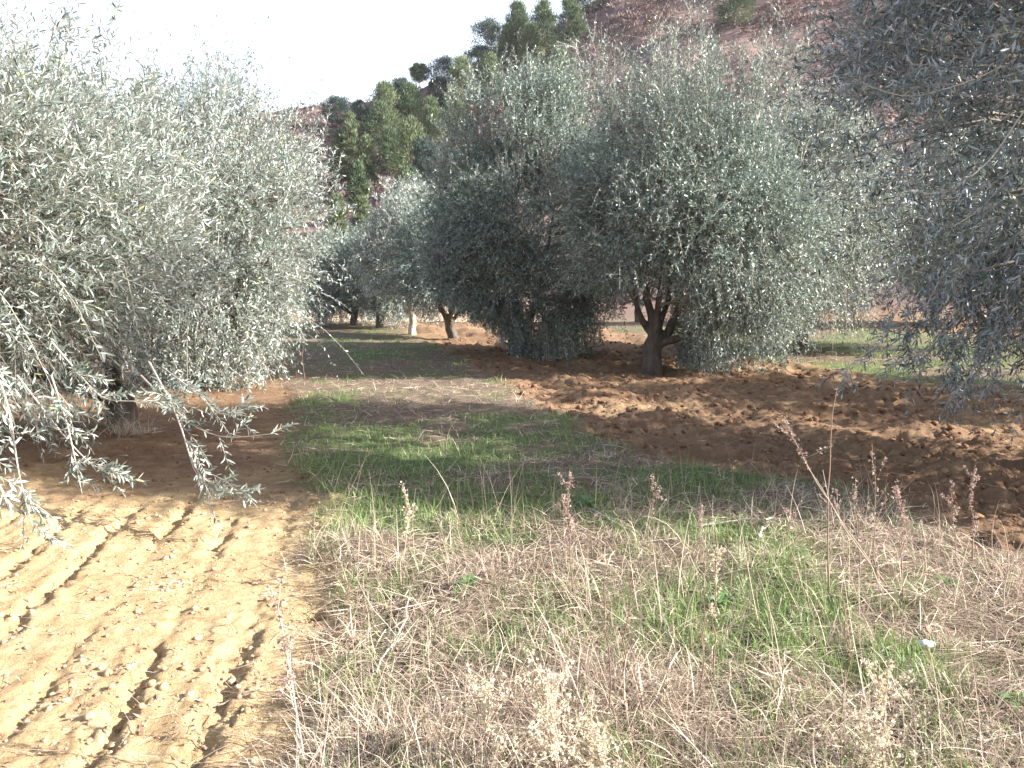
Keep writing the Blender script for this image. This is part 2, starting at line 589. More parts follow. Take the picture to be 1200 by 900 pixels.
def shoots(G_leaf, G_twig, rng, p0, d, L, droop, pairs, leaf_len, ratio, lod, tw_r, rgreen=0.0):
    """p0 (n,3) roots, d (n,3) directions, L (n) lengths -> leaves on curved shoots"""
    n = len(p0)
    k = 5
    t = np.linspace(0, 1, k)
    C = p0[:, None] + d[:, None] * (L[:, None] * t)[..., None]
    C[..., 2] -= droop[:, None] * L[:, None] * t ** 2
    side = nrm(np.cross(d, rng.normal(0, 1, (n, 3))))
    bend = rng.normal(0, .12, n)
    C += side[:, None] * (bend[:, None] * L[:, None] * t ** 2)[..., None]
    if G_twig is not None:
        Rr = tw_r * (1 - .7 * t)[None] * np.ones((n, 1))
        if lod == 0:
            v, q = tubes(C, Rr, 3)
        else:
            v, q = ribbons(C, Rr, nrm(np.cross(d, rng.normal(0, 1, (n, 3)))))
        G_twig.add(v, q, r=np.repeat(rng.random(n), len(v) // n))
    m = pairs * 2
    tj = np.repeat((np.arange(pairs) + .7) / (pairs + .2), 2)
    tj = np.clip(tj[None] + rng.normal(0, .02, (n, m)), .05, 1)
    idx = np.minimum((tj * (k - 1)).astype(int), k - 2)
    fr = tj * (k - 1) - idx
    ar = np.arange(n)[:, None]
    Pj = C[ar, idx] * (1 - fr[..., None]) + C[ar, idx + 1] * fr[..., None]
    Tj = nrm(C[ar, idx + 1] - C[ar, idx])
    S = nrm(np.cross(Tj, A(0.05, 0.1, 1) + np.zeros_like(Tj)))
    U = np.cross(S, Tj)
    ph = np.tile(np.array([0, PI]), pairs)[None] + np.repeat(np.arange(pairs) % 2 * PI / 2, 2)[None] + rng.normal(0, .45, (n, m)) + rng.random((n, 1)) * 6.28
    rad = np.cos(ph)[..., None] * S + np.sin(ph)[..., None] * U
    sp = rng.uniform(.55, 1.05, (n, m))[..., None]
    D = nrm(Tj * (1 - .25 * sp) + rad * sp + rng.normal(0, .12, (n, m, 3)))
    ll = leaf_len * rng.uniform(.65, 1.2, (n, m)) * (1 - .35 * np.abs(tj - .45))
    ww = ll * ratio * rng.uniform(.8, 1.2, (n, m)) * .5
    hint = A(0, 0, .75) + rng.normal(0, .65, (n, m, 3)) + Tj * .3
    Wd = nrm(np.cross(D, hint))
    Nn = np.cross(Wd, D)
    rr = np.clip(rng.beta(1.7, 1.9, (n, m)) * .85 + rng.normal(0, .16, (n, 1)), 0, .93)
    rr = np.where(rng.random((n, m)) < .012 + rgreen, 1.0, rr)
    keep = rng.random((n, m)) < .93
    Pj, D, Wd, Nn, ll, ww, rr = (a[keep] for a in (Pj, D, Wd, Nn, ll, ww, rr))
    N = len(Pj)
    l1 = ll[:, None]
    w1 = ww[:, None]
    cv = rng.uniform(-.12, .05, N)[:, None] * l1
    if lod == 0:
        b = Pj
        tip = Pj + D * l1 + Nn * cv * 2
        mid = lambda u, s: Pj + D * l1 * u + Wd * w1 * s + Nn * (abs(s) * w1 * .35 + cv * u)
        V = np.stack([b, mid(.32, .85), mid(.66, .9), tip, mid(.66, -.9), mid(.32, -.85)], 1)
        o = np.arange(N)[:, None] * 6
        Q = np.concatenate([o + np.array([[0, 1, 2, 3]]), o + np.array([[3, 4, 5, 0]])])
        G_leaf.add(V, Q, r=np.repeat(rr, 6))
    else:
        V = np.stack([Pj, Pj + D * l1 * .5 + Wd * w1 + Nn * w1 * .3, Pj + D * l1 + Nn * cv, Pj + D * l1 * .5 - Wd * w1 + Nn * w1 * .3], 1)
        o = np.arange(N)[:, None] * 4
        G_leaf.add(V, o + np.array([[0, 1, 2, 3]]), r=np.repeat(rr, 4))


def blend_trunk(G, name, mat, parent, voxel, offset):
    """overlapping tubes melted into one wooden surface"""
    o = G.build(name, mat, None, smooth=True, offset=offset)
    md = o.modifiers.new('r', 'REMESH')
    md.mode = 'VOXEL'
    md.voxel_size = voxel
    md2 = o.modifiers.new('s', 'SMOOTH')
    md2.factor = .5
    md2.iterations = 4
    dg = bpy.context.evaluated_depsgraph_get()
    me = bpy.data.meshes.new_from_object(o.evaluated_get(dg))
    me.polygons.foreach_set('use_smooth', np.ones(len(me.polygons), dtype=bool))
    old = o.data
    o.modifiers.clear()
    o.data = me
    bpy.data.meshes.remove(old)
    o.data.name = name
    if not o.data.materials:
        o.data.materials.append(mat)
    o.parent = parent
    return o


def olive(label, x, y, centre, rad, seed, *, trunk_r=.16, fork=.55, limbs=None, n_limbs=5, clusters=130, per=26, spread=.27,
          leaf=.07, ratio=.22, pairs=8, lod=1, mat=None, bark=None, upright=12, up_len=1.0, shoot=.38, cut=None, shell=.55, low=-.85,
          lean=(0, 0), droopers=0, bare=0, lumps=.30, voxel=.03, voids=0, droop=(.05, .5), group='olive trees of the grove', ext=None, bias=(0, 0, 0), sprout_n=12):
    mat = mat or M_OLIVE
    bark = bark or M_BARK
    rng = np.random.default_rng(seed)
    z0 = hz(x, y) - .03
    base = A(x, y, z0)
    root = thing('olive_tree', base, label, 'olive tree', group)
    c = np.asarray(centre, float)
    c = A(c[0], c[1], z0 + c[2])
    rad = np.asarray(rad, float)
    # cluster centres, lumpy ellipsoid
    lump_d = nrm(rng.normal(0, 1, (9, 3)))
    lump_a = rng.uniform(-lumps, lumps * .8, 9)
    vd = nrm(rng.normal(0, 1, (max(voids, 1), 3)))
    cl = []
    while len(cl) < clusters:
        d = nrm(rng.normal(0, 1, 3))
        if d[2] < low:
            continue
        k = 1 + float(np.sum(lump_a * np.exp(-((1 - lump_d @ d) / .22))))
        r = (shell + (1 - shell) * rng.random() ** .6) * k
        if voids and (vd @ d).max() > .95 and r > .6:
            continue
        p = c + d * r * rad
        if p[2] < z0 + .25:
            p[2] = z0 + .25 + .3 * rng.random()
        if cut and cut(p - base):
            continue
        cl.append(p)
    cl = np.array(cl)
    # trunk and limbs
    G = Geo()
    top = base + A(lean[0], lean[1], fork)
    P = polyline(base - A(0, 0, .25), top, 7, rng, .02)
    tt = np.linspace(0, 1, 7)
    Rr = trunk_r * (1.0 + .45 * np.exp(-tt * 5) - .12 * tt)
    v, q = tubes(P[None], Rr[None], 14)
    ang = np.tile(np.arange(14) * 2 * PI / 14, 7)                # ribs and hollows of an old trunk
    fl = 1 + .10 * np.sin(3 * ang + seed) + .07 * np.sin(5 * ang + 2 * seed + np.repeat(tt, 14) * 3)
    ctr = np.repeat(P, 14, 0)
    v = ctr + (v - ctr) * fl[:, None]
    capn = len(v)
    v = np.concatenate([v, P[:1], P[-1:]])
    caps = np.concatenate([[[capn, (i + 1) % 14, i] for i in range(14)], [[capn + 1, capn - 14 + i, capn - 14 + (i + 1) % 14] for i in range(14)]])
    G.add(v, q, caps)
    ends = []
    if limbs is None:
        limbs = []
        a0 = rng.random() * 6.28
        for i in range(n_limbs):
            a = a0 + i * 2 * PI / n_limbs + rng.normal(0, .25)
            limbs.append((math.cos(a) * rad[0] * .42 + c[0] - x, math.sin(a) * rad[1] * .42 + c[1] - y, c[2] - z0 + rad[2] * rng.uniform(-.2, .25), rng.uniform(.42, .6)))
    for lx, ly, lz, lr in limbs:
        e = base + A(lx, ly, lz)
        s = top - A(0, 0, rng.uniform(.04, .16))
        Pm = polyline(s, e, 9, rng, .035)
        out = A(lx - lean[0], ly - lean[1], 0)
        t9 = np.linspace(0, 1, 9)[:, None]
        Pm = Pm + nrm(out) * np.sin(t9 * PI) * .16 * np.linalg.norm(out) - A(0, 0, 1) * np.sin(t9 * PI) * .10 * lz
        R9 = trunk_r * lr * (1 - .68 * np.linspace(0, 1, 9))
        v, q = tubes(Pm[None], R9[None], 9)
        n_ = len(v)
        v = np.concatenate([v, Pm[:1], Pm[-1:]])
        caps = np.concatenate([[[n_, (i + 1) % 9, i] for i in range(9)], [[n_ + 1, n_ - 9 + i, n_ - 9 + (i + 1) % 9] for i in range(9)]])
        G.add(v, q, caps)
        ends.append(Pm)
    blend_trunk(G, 'trunk', bark, root, voxel, base)
    # branches from limbs to each cluster
    GB = Geo()
    limb_pts = np.concatenate([e[3:] for e in ends])
    for p in cl:
        w = np.linalg.norm(limb_pts - p, axis=1) + .4 * np.abs(limb_pts[:, 2] - p[2] + .3)
        s = limb_pts[np.argmin(w)]
        Pb = polyline(s, p, 6, rng, .04, sag=.06 * np.linalg.norm(p - s))
        v, q = tubes(Pb[None], (np.linspace(.022, .007, 6) * (1 + trunk_r))[None], 4)
        GB.add(v, q, r=rng.random() * .5)
    # shoots
    GL = Geo()
    n = len(cl) * per
    ci = np.repeat(np.arange(len(cl)), per)
    outw = nrm((cl - c) / rad)[ci]
    p0 = cl[ci] + rng.normal(0, spread, (n, 3)) * A(1, 1, .85)
    p0[:, 2] = np.maximum(p0[:, 2], z0 + .14)
    up = rng.uniform(-.25, .9, n)
    up = up + .5 * (outw[:, 2] - .1)
    d = nrm(outw * rng.uniform(.2, 1.0, (n, 1)) + A(0, 0, 1) * up[:, None] + A(*bias) + rng.normal(0, .42, (n, 3)))
    L = shoot * rng.uniform(.55, 1.35, n)
    dr = rng.uniform(droop[0], droop[1], n) * (1.15 - .6 * outw[:, 2])
    if cut:
        tip = p0 + d * L[:, None] - A(0, 0, 1) * (dr * L)[:, None]
        ok = np.array([not (cut(a - base) or cut(b - base)) for a, b in zip(p0, tip)])
        p0, d, L, dr = p0[ok], d[ok], L[ok], dr[ok]
    shoots(GL, GB, rng, p0, d, L, dr, pairs, leaf, ratio, lod, .0028 if lod == 0 else .0035)
    # upright water sprouts on top: long stems with side shoots
    if upright:
        a = rng.random(upright) * 6.28
        rr = np.sqrt(rng.random(upright)) * .85
        q0 = np.stack([c[0] + np.cos(a) * rr * rad[0], c[1] + np.sin(a) * rr * rad[1], c[2] + rad[2] * np.sqrt(1 - rr ** 2) * .86], 1)
        dd = nrm(np.stack([np.cos(a) * rr * .45, np.sin(a) * rr * .45, np.ones(upright)], 1) + rng.normal(0, .1, (upright, 3)))
        LL = up_len * rng.uniform(.5, 1.25, upright)
        shoots(GL, GB, rng, q0, dd, LL, np.full(upright, .05), int(pairs * 2.2), leaf, ratio, lod, .005)
        ns = sprout_n
        tq = rng.uniform(.1, .85, (upright, ns))
        s0 = (q0[:, None] + dd[:, None] * (LL[:, None] * tq)[..., None]).reshape(-1, 3)
        sd = nrm(np.repeat(dd, ns, 0) * .8 + rng.normal(0, .45, (len(s0), 3)))
        shoots(GL, GB, rng, s0, sd, np.repeat(LL, ns) * rng.uniform(.2, .42, len(s0)), rng.uniform(0, .2, len(s0)), max(4, pairs - 2), leaf * .95, ratio, lod, .0028)
    # long arching shoots hanging from the lower outside
    if droopers:
        a = rng.random(droopers) * 6.28
        q0 = np.stack([c[0] + np.cos(a) * .8 * rad[0], c[1] + np.sin(a) * .8 * rad[1], c[2] + rad[2] * rng.uniform(-.6, .3, droopers)], 1)
        if cut:
            q0 = q0[[not cut(p - base) for p in q0]]
        ao = nrm(q0 - c)
        dd = nrm(ao * A(1, 1, .2) + A(0, 0, .25) + rng.normal(0, .2, (len(q0), 3)))
        LL = rng.uniform(.6, 1.2, len(q0))
        shoots(GL, GB, rng, q0, dd, LL, rng.uniform(.5, 1.0, len(q0)), int(pairs * 1.8), leaf, ratio, lod, .005)
    if ext:
        ext(GL, GB, rng, base)
    GB.build('branches', M_TWIG, root, smooth=False, offset=base)
    GL.build('foliage', mat, root, offset=base)
    return root


def spray(points, GL, GB, rng, leaf, r0=.008, side=10, pairs=9, sl=.3, lod=0, outdir=None, droop=.25):
    """a hand-laid hanging branch: points (k,3), side shoots along it"""
    P = np.asarray(points, float)
    # resample smoothly
    k = 14
    seg = np.concatenate([[0], np.cumsum(np.linalg.norm(np.diff(P, axis=0), axis=1))])
    u = np.linspace(0, seg[-1], k)
    Q = np.stack([np.interp(u, seg, P[:, i]) for i in range(3)], 1)
    for _ in range(2):
        Q[1:-1] = (Q[:-2] + Q[1:-1] * 2 + Q[2:]) / 4
    v, q = tubes(Q[None], np.linspace(r0, .0025, k)[None], 5)
    GB.add(v, q, r=.75)
    side = int(side * 1.8)
    ti = rng.uniform(.12, 1, side) * (k - 1)
    i = np.minimum(ti.astype(int), k - 2)
    f = (ti - i)[:, None]
    p0 = Q[i] * (1 - f) + Q[i + 1] * f
    T = nrm(Q[i + 1] - Q[i])
    dv = T * .7 + rng.normal(0, .45, (side, 3))
    if outdir is not None:
        dv = dv + np.asarray(outdir) * rng.uniform(.3, 1.1, (side, 1))
    shoots(GL, GB, rng, p0, nrm(dv), sl * rng.uniform(.6, 1.3, side), rng.uniform(0, droop, side), pairs, leaf, .2, lod, .003)


def left_sprays(GL, GB, rng, base):
    """branches hanging low in front of the left tree, down to the bright soil"""
    o = A(.6, -.1, .15)
    spray([at(175, 425, 6.0), at(205, 480, 5.6), at(222, 530, 5.3), at(228, 565, 5.2), at(262, 582, 5.1)], GL, GB, rng, .062, .009, 9, 8, .26, outdir=o)
    spray([at(165, 440, 6.0), at(225, 500, 5.5), at(262, 515, 5.3), at(322, 508, 5.1)], GL, GB, rng, .062, .007, 8, 9, .24, outdir=o)
    spray([at(190, 430, 6.0), at(232, 462, 5.6), at(262, 492, 5.4), at(296, 470, 5.3)], GL, GB, rng, .062, .006, 9, 8, .22, outdir=o)
    spray([at(222, 530, 5.3), at(235, 560, 5.2), at(268, 576, 5.1), at(296, 572, 5.0)], GL, GB, rng, .06, .005, 7, 7, .18, outdir=o)
    spray([at(20, 440, 5.2), at(70, 505, 4.9), at(105, 545, 4.8), at(138, 560, 4.7)], GL, GB, rng, .062, .007, 8, 8, .2, outdir=o)
    spray([at(60, 440, 5.0), at(80, 500, 4.8), at(96, 578, 4.7)], GL, GB, rng, .06, .006, 8, 7, .17, outdir=o)
    spray([at(-30, 380, 4.4), at(10, 470, 4.2), at(22, 560, 4.1), at(40, 622, 4.0)], GL, GB, rng, .06, .007, 11, 7, .18)
    spray([at(-60, 420, 4.2), at(-20, 520, 4.0), at(8, 590, 3.9)], GL, GB, rng, .062, .006, 9, 7, .18)
    spray([at(60, 400, 5.6), at(120, 470, 5.5), at(185, 470, 5.4)], GL, GB, rng, .062, .007, 9, 8, .22, outdir=o)


def right_sprays(GL, GB, rng, base):
    spray([at(1200, 190, 6.2), at(1150, 245, 5.9), at(1110, 272, 5.8), at(1060, 262, 5.7)], GL, GB, rng, .06, .007, 5, 8, .2)
    spray([at(1210, 60, 5.8), at(1140, 95, 5.6), at(1060, 118, 5.5), at(1000, 92, 5.6)], GL, GB, rng, .06, .007, 7, 8, .22)
    spray([at(1200, 130, 5.6), at(1160, 190, 5.4), at(1105, 232, 5.4), at(1065, 222, 5.4)], GL, GB, rng, .06, .006, 4, 8, .2)
    for a, b, c in (((1060, 340), (1035, 400), (985, 436)), ((1060, 360), (1065, 410), (1040, 432)), ((1120, 360), (1090, 410), (1060, 420)),
                    ((1140, 370), (1110, 425), (1118, 440)), ((1170, 380), (1145, 430), (1115, 465)), ((1190, 360), (1160, 405), (1175, 425)),
                    ((1100, 330), (1075, 380), (1075, 415))):
        dd = 6.4 + rng.uniform(-.3, .3)
        spray([at(*a, dd + .2), at(*b, dd), at(*c, dd - .1)], GL, GB, rng, .062, .006, 8, 7, .2, outdir=A(-.2, 0, -.3))


# --- the two big near trees
olive('pale silvery olive tree nearest the camera at the left edge, hanging over the bright soil', -4.3, 9.3, (-5.45, 7.5, 2.2), (2.65, 2.75, 1.45), 11,
      trunk_r=.17, fork=.5, clusters=200, per=46, leaf=.084, ratio=.19, lod=0, mat=M_OLIVE_PALE_LIT, upright=90, up_len=1.05, droopers=64, shoot=.56,
      low=-.95, spread=.3, shell=.55, ext=left_sprays, voids=4, lumps=.35, bias=(.25, 0, .3), droop=(.02, .35), sprout_n=8,
      limbs=[(-.5, -.4, 1.5, .6), (-1.2, -1.6, 1.9, .55), (.4, -.8, 1.6, .5), (-1.3, -.2, 1.9, .45), (-.6, .5, 2.2, .55), (-1.0, -1.4, 2.2, .5)])
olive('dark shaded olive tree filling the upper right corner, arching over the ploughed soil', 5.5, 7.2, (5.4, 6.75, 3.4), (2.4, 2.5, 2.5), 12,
      trunk_r=.2, fork=.7, clusters=215, per=50, leaf=.084, ratio=.215, lod=0, mat=M_OLIVE_SHADE, upright=16, up_len=.8, droopers=110, shoot=.42,
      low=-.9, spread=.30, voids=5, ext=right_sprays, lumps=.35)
# --- middle distance
CX, CY = 2.52, 15.0
olive('full round olive tree with dark forked trunk standing on the brown soil in the centre', CX, CY, (3.3, 15.1, 2.6), (2.15, 2.0, 2.3), 13,
      trunk_r=.175, fork=.6, clusters=260, per=62, leaf=.076, ratio=.26, upright=46, up_len=1.7, droopers=40, sprout_n=24,
      cut=lambda q: (q[2] < 1.3 and q[0] < .3) or (q[2] < .55 and q[0] < .5), low=-1, lumps=.3, voids=2,
      limbs=[(-.42, -.1, 1.75, .56), (-.15, .25, 2.5, .6), (.08, -.3, 2.3, .55), (.6, .3, 1.9, .58), (1.1, -.2, 1.5, .5), (.3, .8, 2.2, .5)])
olive('tall dense olive tree left of the centre tree, its leaves brushing the ground', .15, 19.2, (.2, 18.7, 2.85), (2.0, 1.9, 2.7), 14,
      trunk_r=.17, clusters=270, per=62, leaf=.084, ratio=.27, upright=26, up_len=1.1, droopers=30, low=-1, lumps=.35, voids=1, cut=lambda q: q[0] < -.2 and q[2] < .2 + (-q[0] - .2) * .62)
olive('pale feathery olive tree behind the centre tree on its right side', 6.3, 18.6, (6.1, 18.4, 2.9), (2.0, 1.9, 2.45), 15,
      trunk_r=.17, clusters=190, per=44, leaf=.088, ratio=.26, mat=M_OLIVE_PALE_LIT, upright=10, up_len=.7, droopers=60, droop=(.3, .8), shoot=.55, low=-.75)
olive('olive tree standing directly behind the pale one at the left', -4.75, 13.6, (-4.6, 13.3, 2.3), (1.5, 1.7, 1.95), 16,
      trunk_r=.16, clusters=190, per=48, leaf=.078, ratio=.26, mat=M_OLIVE_PALE_LIT, upright=40, up_len=.8, droopers=46, low=-1, bias=(.15, 0, .2), lumps=.35, voids=2)
# --- far row on the left
olive('olive tree with a bright sunlit trunk at the far end of the row', -3.05, 26.0, (-3.0, 26.0, 2.45), (1.25, 1.4, 1.75), 17,
      trunk_r=.12, fork=.75, clusters=90, per=40, leaf=.11, ratio=.25, mat=M_OLIVE_PALE_LIT, bark=M_BARK_SUNLIT, upright=10, up_len=.9, low=-.8,
      cut=lambda q: q[2] < 1.1)
olive('leaning olive tree with a dark trunk right of the sunlit trunk', -1.55, 24.2, (-1.75, 24.0, 2.1), (1.25, 1.3, 1.55), 18,
      trunk_r=.15, fork=.6, lean=(-.25, 0), clusters=90, per=40, leaf=.105, ratio=.25, upright=6, up_len=.6, low=-.9,
      cut=lambda q: q[2] < .9 and q[0] > -.5)
olive('low wide olive tree at the far left end of the grove', -5.6, 30.5, (-5.9, 30.4, 1.65), (1.55, 1.5, 1.5), 19,
      trunk_r=.14, fork=.5, clusters=90, per=40, leaf=.115, ratio=.25, upright=8, up_len=.5, low=-.85)
olive('small olive tree squeezed between the low wide one and the sunlit trunk', -4.5, 29.2, (-4.35, 29.2, 1.9), (1.1, 1.2, 1.5), 20,
      trunk_r=.15, fork=.5, clusters=60, per=40, leaf=.115, ratio=.25, upright=6, up_len=.5, low=-.85)
# --- behind on the right
for k, (lab, x, y, r, hgt_) in enumerate((
        ('far olive tree glimpsed under the dark right tree, on the orange soil', 14.6, 29.5, 2.1, 2.7),
        ('far olive tree behind the pale feathery one', 9.6, 31.5, 2.0, 2.8),
        ('far olive tree at the right edge behind the dark right tree', 18.5, 31.0, 2.2, 2.9),
        ('olive tree half hidden behind the dark right tree on the grass strip', 10.6, 19.0, 1.9, 3.0),
        ('far olive tree seen through the gap behind the centre trunk', 4.9, 33.0, 1.9, 2.8))):
    olive(lab, x, y, (x, y, hgt_), (r, r, r * .95), 30 + k, trunk_r=.16, fork=.7, clusters=90, per=40, leaf=.115, ratio=.25, upright=8, up_len=.6, low=-.75)


olive('olive tree of the next row, standing beyond the right edge of the picture', 11.4, 10.6, (11.2, 10.6, 2.8), (2.5, 2.4, 2.3), 40, trunk_r=.18,
      clusters=110, per=34, leaf=.11, ratio=.26, upright=8, up_len=.6, low=-.8, voids=4, lumps=.4)


# ------------------------------------------------------------------ pines and scrub on the hill
def pine(label, px, top, bottom, width, kind, seed):
    rng = np.random.default_rng(seed)
    b = on_ground(px, bottom)
    s = b[1] / (LENS / 36 * 1200) * 1.0
    H = (bottom - top) * s * 1.04
    Wd = width * s * .56
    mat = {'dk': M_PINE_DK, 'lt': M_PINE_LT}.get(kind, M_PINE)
    name = {'bush': 'bush'}.get(kind, 'pine_tree')
    root = thing(name, b, label, 'pine tree' if name == 'pine_tree' else 'bush', 'pines on the hillside' if name == 'pine_tree' else None)
    G = Geo()
    P = polyline(A(0, 0, -.4), A(rng.normal(0, .03) * H, 0, H * .8), 6, rng, .01 * H)
    v, q = tubes(P[None], (np.linspace(.035, .008, 6) * H)[None], 7)
    G.add(v, q)
    bare = .32 if kind == 'umbrella' else .10
    n = int(48 + 46 * min(2.2, H / 6))
    cl = []
    for _ in range(n):
        h = rng.random() ** .8
        if kind == 'umbrella' or kind == 'dk':
            prof = math.sqrt(max(0, 1 - (2 * h - 1) ** 2 * .95))
        else:
            prof = (1 - h) ** .62 * min(1, .55 + h * 2.6)
        a = rng.random() * 6.28
        r = Wd * prof * (rng.random() ** .45) * rng.uniform(.65, 1.2)
        cl.append((math.cos(a) * r, math.sin(a) * r, H * (bare + (1 - bare) * h * .97)))
    cl = np.array(cl)
    for p in cl[::3]:
        sp = P[min(5, max(1, int(p[2] / H * 5)))] * .9
        Pb = polyline(sp, p, 4, rng, .02)
        v, q = tubes(Pb[None], np.linspace(.010, .003, 4)[None] * H, 4)
        G.add(v, q)
    G.build('trunk', M_BARK_WHITE if kind == 'umbrella' else M_BARK_PINE, root, smooth=True)
    per = 110
    N = n * per
    ci = np.repeat(np.arange(n), per)
    sig = max(.14, Wd * .13)
    p = cl[ci] + rng.normal(0, 1, (N, 3)) * sig * A(1, 1, .7)
    p[:, 2] = np.maximum(p[:, 2], .1)
    out = nrm(p - A(0, 0, H * .4))
    d = nrm(out + A(0, 0, .7) + rng.normal(0, .5, (N, 3)))
    L = (.22 + .014 * H) * rng.uniform(.5, 1.2, N)
    w = L * .12
    S = nrm(np.cross(d, rng.normal(0, 1, (N, 3))))
    V = np.stack([p, p + d * (L * .55)[:, None] + S * w[:, None], p + d * L[:, None], p + d * (L * .55)[:, None] - S * w[:, None]], 1)
    rr = np.clip(rng.normal(.45, .16, N) + rng.normal(0, .2, n)[ci], 0, 1)
    mesh_obj('crown', V.reshape(-1, 3), np.arange(N * 4).reshape(-1, 4), mat, root, attrs={'rnd': np.repeat(rr, 4)})


PINES = [
    ('small round lone pine with a pale trunk on the skyline', 491, 70, 95, 21, 'umbrella'),
    ('low dark domed pine on the skyline just right of the lone round one', 519, 69, 95, 36, 'dk'),
    ('broad yellow-green pine below the dark dome on the ridge', 541, 74, 128, 46, 'lt'),
    ('dark narrow pine in the hollow below the low dome', 515, 98, 142, 26, 'dk'),
    ('yellow-green pine at the lower left foot of the skyline grove', 574, 70, 118, 38, 'lt'),
    ('dark rounded pine leading the skyline grove on its left', 575, 32, 76, 44, 'dk'),
    ('tall mid-green pine rising from the left of the skyline grove', 606, 13, 76, 42, 'mid'),
    ('pale grey-green pine in front of the skyline grove', 596, 36, 82, 34, 'lt'),
    ('bushy mid-green pine in the middle of the skyline grove', 637, 12, 70, 42, 'mid'),
    ('lighter green pine low at the right of the skyline grove', 622, 36, 86, 36, 'lt'),
    ('pointed pine closing the skyline grove on its right', 668, 4, 60, 36, 'mid'),
    ('dark pine cut by the top edge of the photo at the hill crest', 692, -14, 16, 42, 'dk'),
    ('largest yellow-green pine on the left slope, above the gully', 452, 106, 168, 48, 'lt'),
    ('mid-green pine touching the largest one on its right', 482, 106, 158, 42, 'mid'),
    ('dark round bush-like pine near the left end of the skyline', 396, 119, 148, 34, 'dk'),
    ('slender dark pine between the round bush-like pine and the largest one', 424, 124, 178, 22, 'dk'),
    ('slim yellow-green pine lowest of the left slope', 412, 142, 212, 24, 'lt'),
    ('slim pale pine standing at the edge of the purple gully', 430, 166, 222, 26, 'lt'),
    ('spreading yellow-green pine right above the purple gully', 482, 148, 214, 50, 'lt'),
    ('greyish pine in the middle of the left slope cluster', 456, 156, 202, 36, 'mid'),
    ('small yellowish pine at the foot of the slope beside the left trees', 396, 236, 296, 26, 'lt'),
    ('small pale green pine at the foot of the purple gully', 424, 236, 276, 22, 'lt'),
    ('lone bushy pine with a long shadow on the bare russet slope', 860, -10, 32, 50, 'mid'),
    ('yellow-green pine rising behind the tall dense olive tree', 655, 66, 130, 44, 'lt'),
    ('narrow yellow-green pine in the notch between the two middle olive trees', 676, 118, 182, 28, 'lt'),
    ('mid-green pine peeping over the left shoulder of the tall dense olive tree', 534, 112, 172, 40, 'lt'),
    ('grey-green pine filling the middle of the far left slope, below the largest one', 446, 128, 188, 40, 'mid'),
    ('dark pine in shade at the right side of the purple gully', 498, 170, 236, 34, 'dk'),
    ('small dark pine on the skyline grove lower edge above the tall olive', 560, 62, 96, 34, 'dk'),
    ('pale yellow-green pine at the left end of the slope cluster, below the round bush-like pine', 398, 160, 214, 28, 'lt'),
    ('mid-green pine wedged low between the slim pines left of the gully', 420, 196, 244, 26, 'mid'),
    ('light green pine on the slope right of the largest one, under the ridge', 506, 122, 176, 36, 'lt'),
    ('dark pine tucked behind the largest yellow-green one', 470, 100, 150, 30, 'dk'),
    ('bright green bush behind the far row of olive trees', 480, 205, 262, 48, 'bush'),
]
for k, a in enumerate(PINES):
    pine(*a, 200 + k)


def build_scrub():
    rng = np.random.default_rng(77)
    n = 60000
    x = rng.uniform(-75, 95, n)
    y = 43 + 78 * rng.random(n) ** .8
    keep = (fbm(x * .12, y * .12, 101, 3) + rng.normal(0, .28, n) > -.12) & (np.abs(x) < y * .8)
    x, y = x[keep], y[keep]
    z = hgt(x, y, False)
    n = len(x)
    per = 9
    p = np.repeat(np.stack([x, y, z], 1), per, 0)
    sz = np.repeat(rng.uniform(.16, .5, n) * (1 + 1.6 * sstep(.1, .4, fbm(x * .09, y * .09, 102, 3))), per)
    N = len(p)
    p = p + rng.normal(0, .22, (N, 3)) * A(1, 1, .0) * sz[:, None] * 2
    p[:, 2] += np.maximum(sz - .45, 0) * 1.3 * rng.random(N)
    d = nrm(rng.normal(0, .75, (N, 3)) + A(0, 0, .8))
    S = nrm(np.cross(d, rng.normal(0, 1, (N, 3))))
    L = np.minimum(sz, .5) * rng.uniform(.5, 1.2, N)
    w = L * rng.uniform(.1, .22, N)
    V = np.stack([p, p + d * (L * .6)[:, None] + S * w[:, None], p + d * L[:, None], p + d * (L * .6)[:, None] - S * w[:, None]], 1)
    rr = np.clip(np.repeat(.45 + .45 * fbm(x * .1, y * .1, 103, 3) + rng.normal(0, .12, n), per) + rng.normal(0, .1, N), 0, 1)
    o = mesh_obj('hill_scrub', V.reshape(-1, 3), np.arange(N * 4).reshape(-1, 4), M_BRACKEN, attrs={'rnd': np.repeat(rr, 4)})
    tag(o, 'russet dry bracken and bare scrub covering the hillside', 'scrub', kind='stuff')


build_scrub()


# ------------------------------------------------------------------ grass
def blades(rng, p, L, az, el, droop, w, k=4):
    n = len(p)
    t = np.linspace(0, 1, k)[None]
    dh = np.stack([np.cos(az), np.sin(az), np.zeros(n)], 1)
    P = p[:, None] + dh[:, None] * (L * np.cos(el))[:, None, None] * t[..., None]
    P[..., 2] += (L * np.sin(el))[:, None] * t - (droop * L)[:, None] * t ** 2
    side = nrm(np.cross(dh, A(0, 0, 1)) + rng.normal(0, .35, (n, 3)))
    P += side[:, None] * (rng.normal(0, .22, n) * L)[:, None, None] * (t ** 2)[..., None]
    P[..., 2] = np.maximum(P[..., 2], p[:, None, 2] + .006 + .02 * rng.random(n)[:, None] * t)
    W = w[:, None] * (1 - .85 * t ** 1.5) * .5
    return ribbons(P, W, side)


def scatter(rng, n, r0, r1, half=42):
    r = r0 * (r1 / r0) ** rng.random(n)
    a = np.radians(rng.uniform(-half, half, n))
    return r * np.sin(a), r * np.cos(a), r


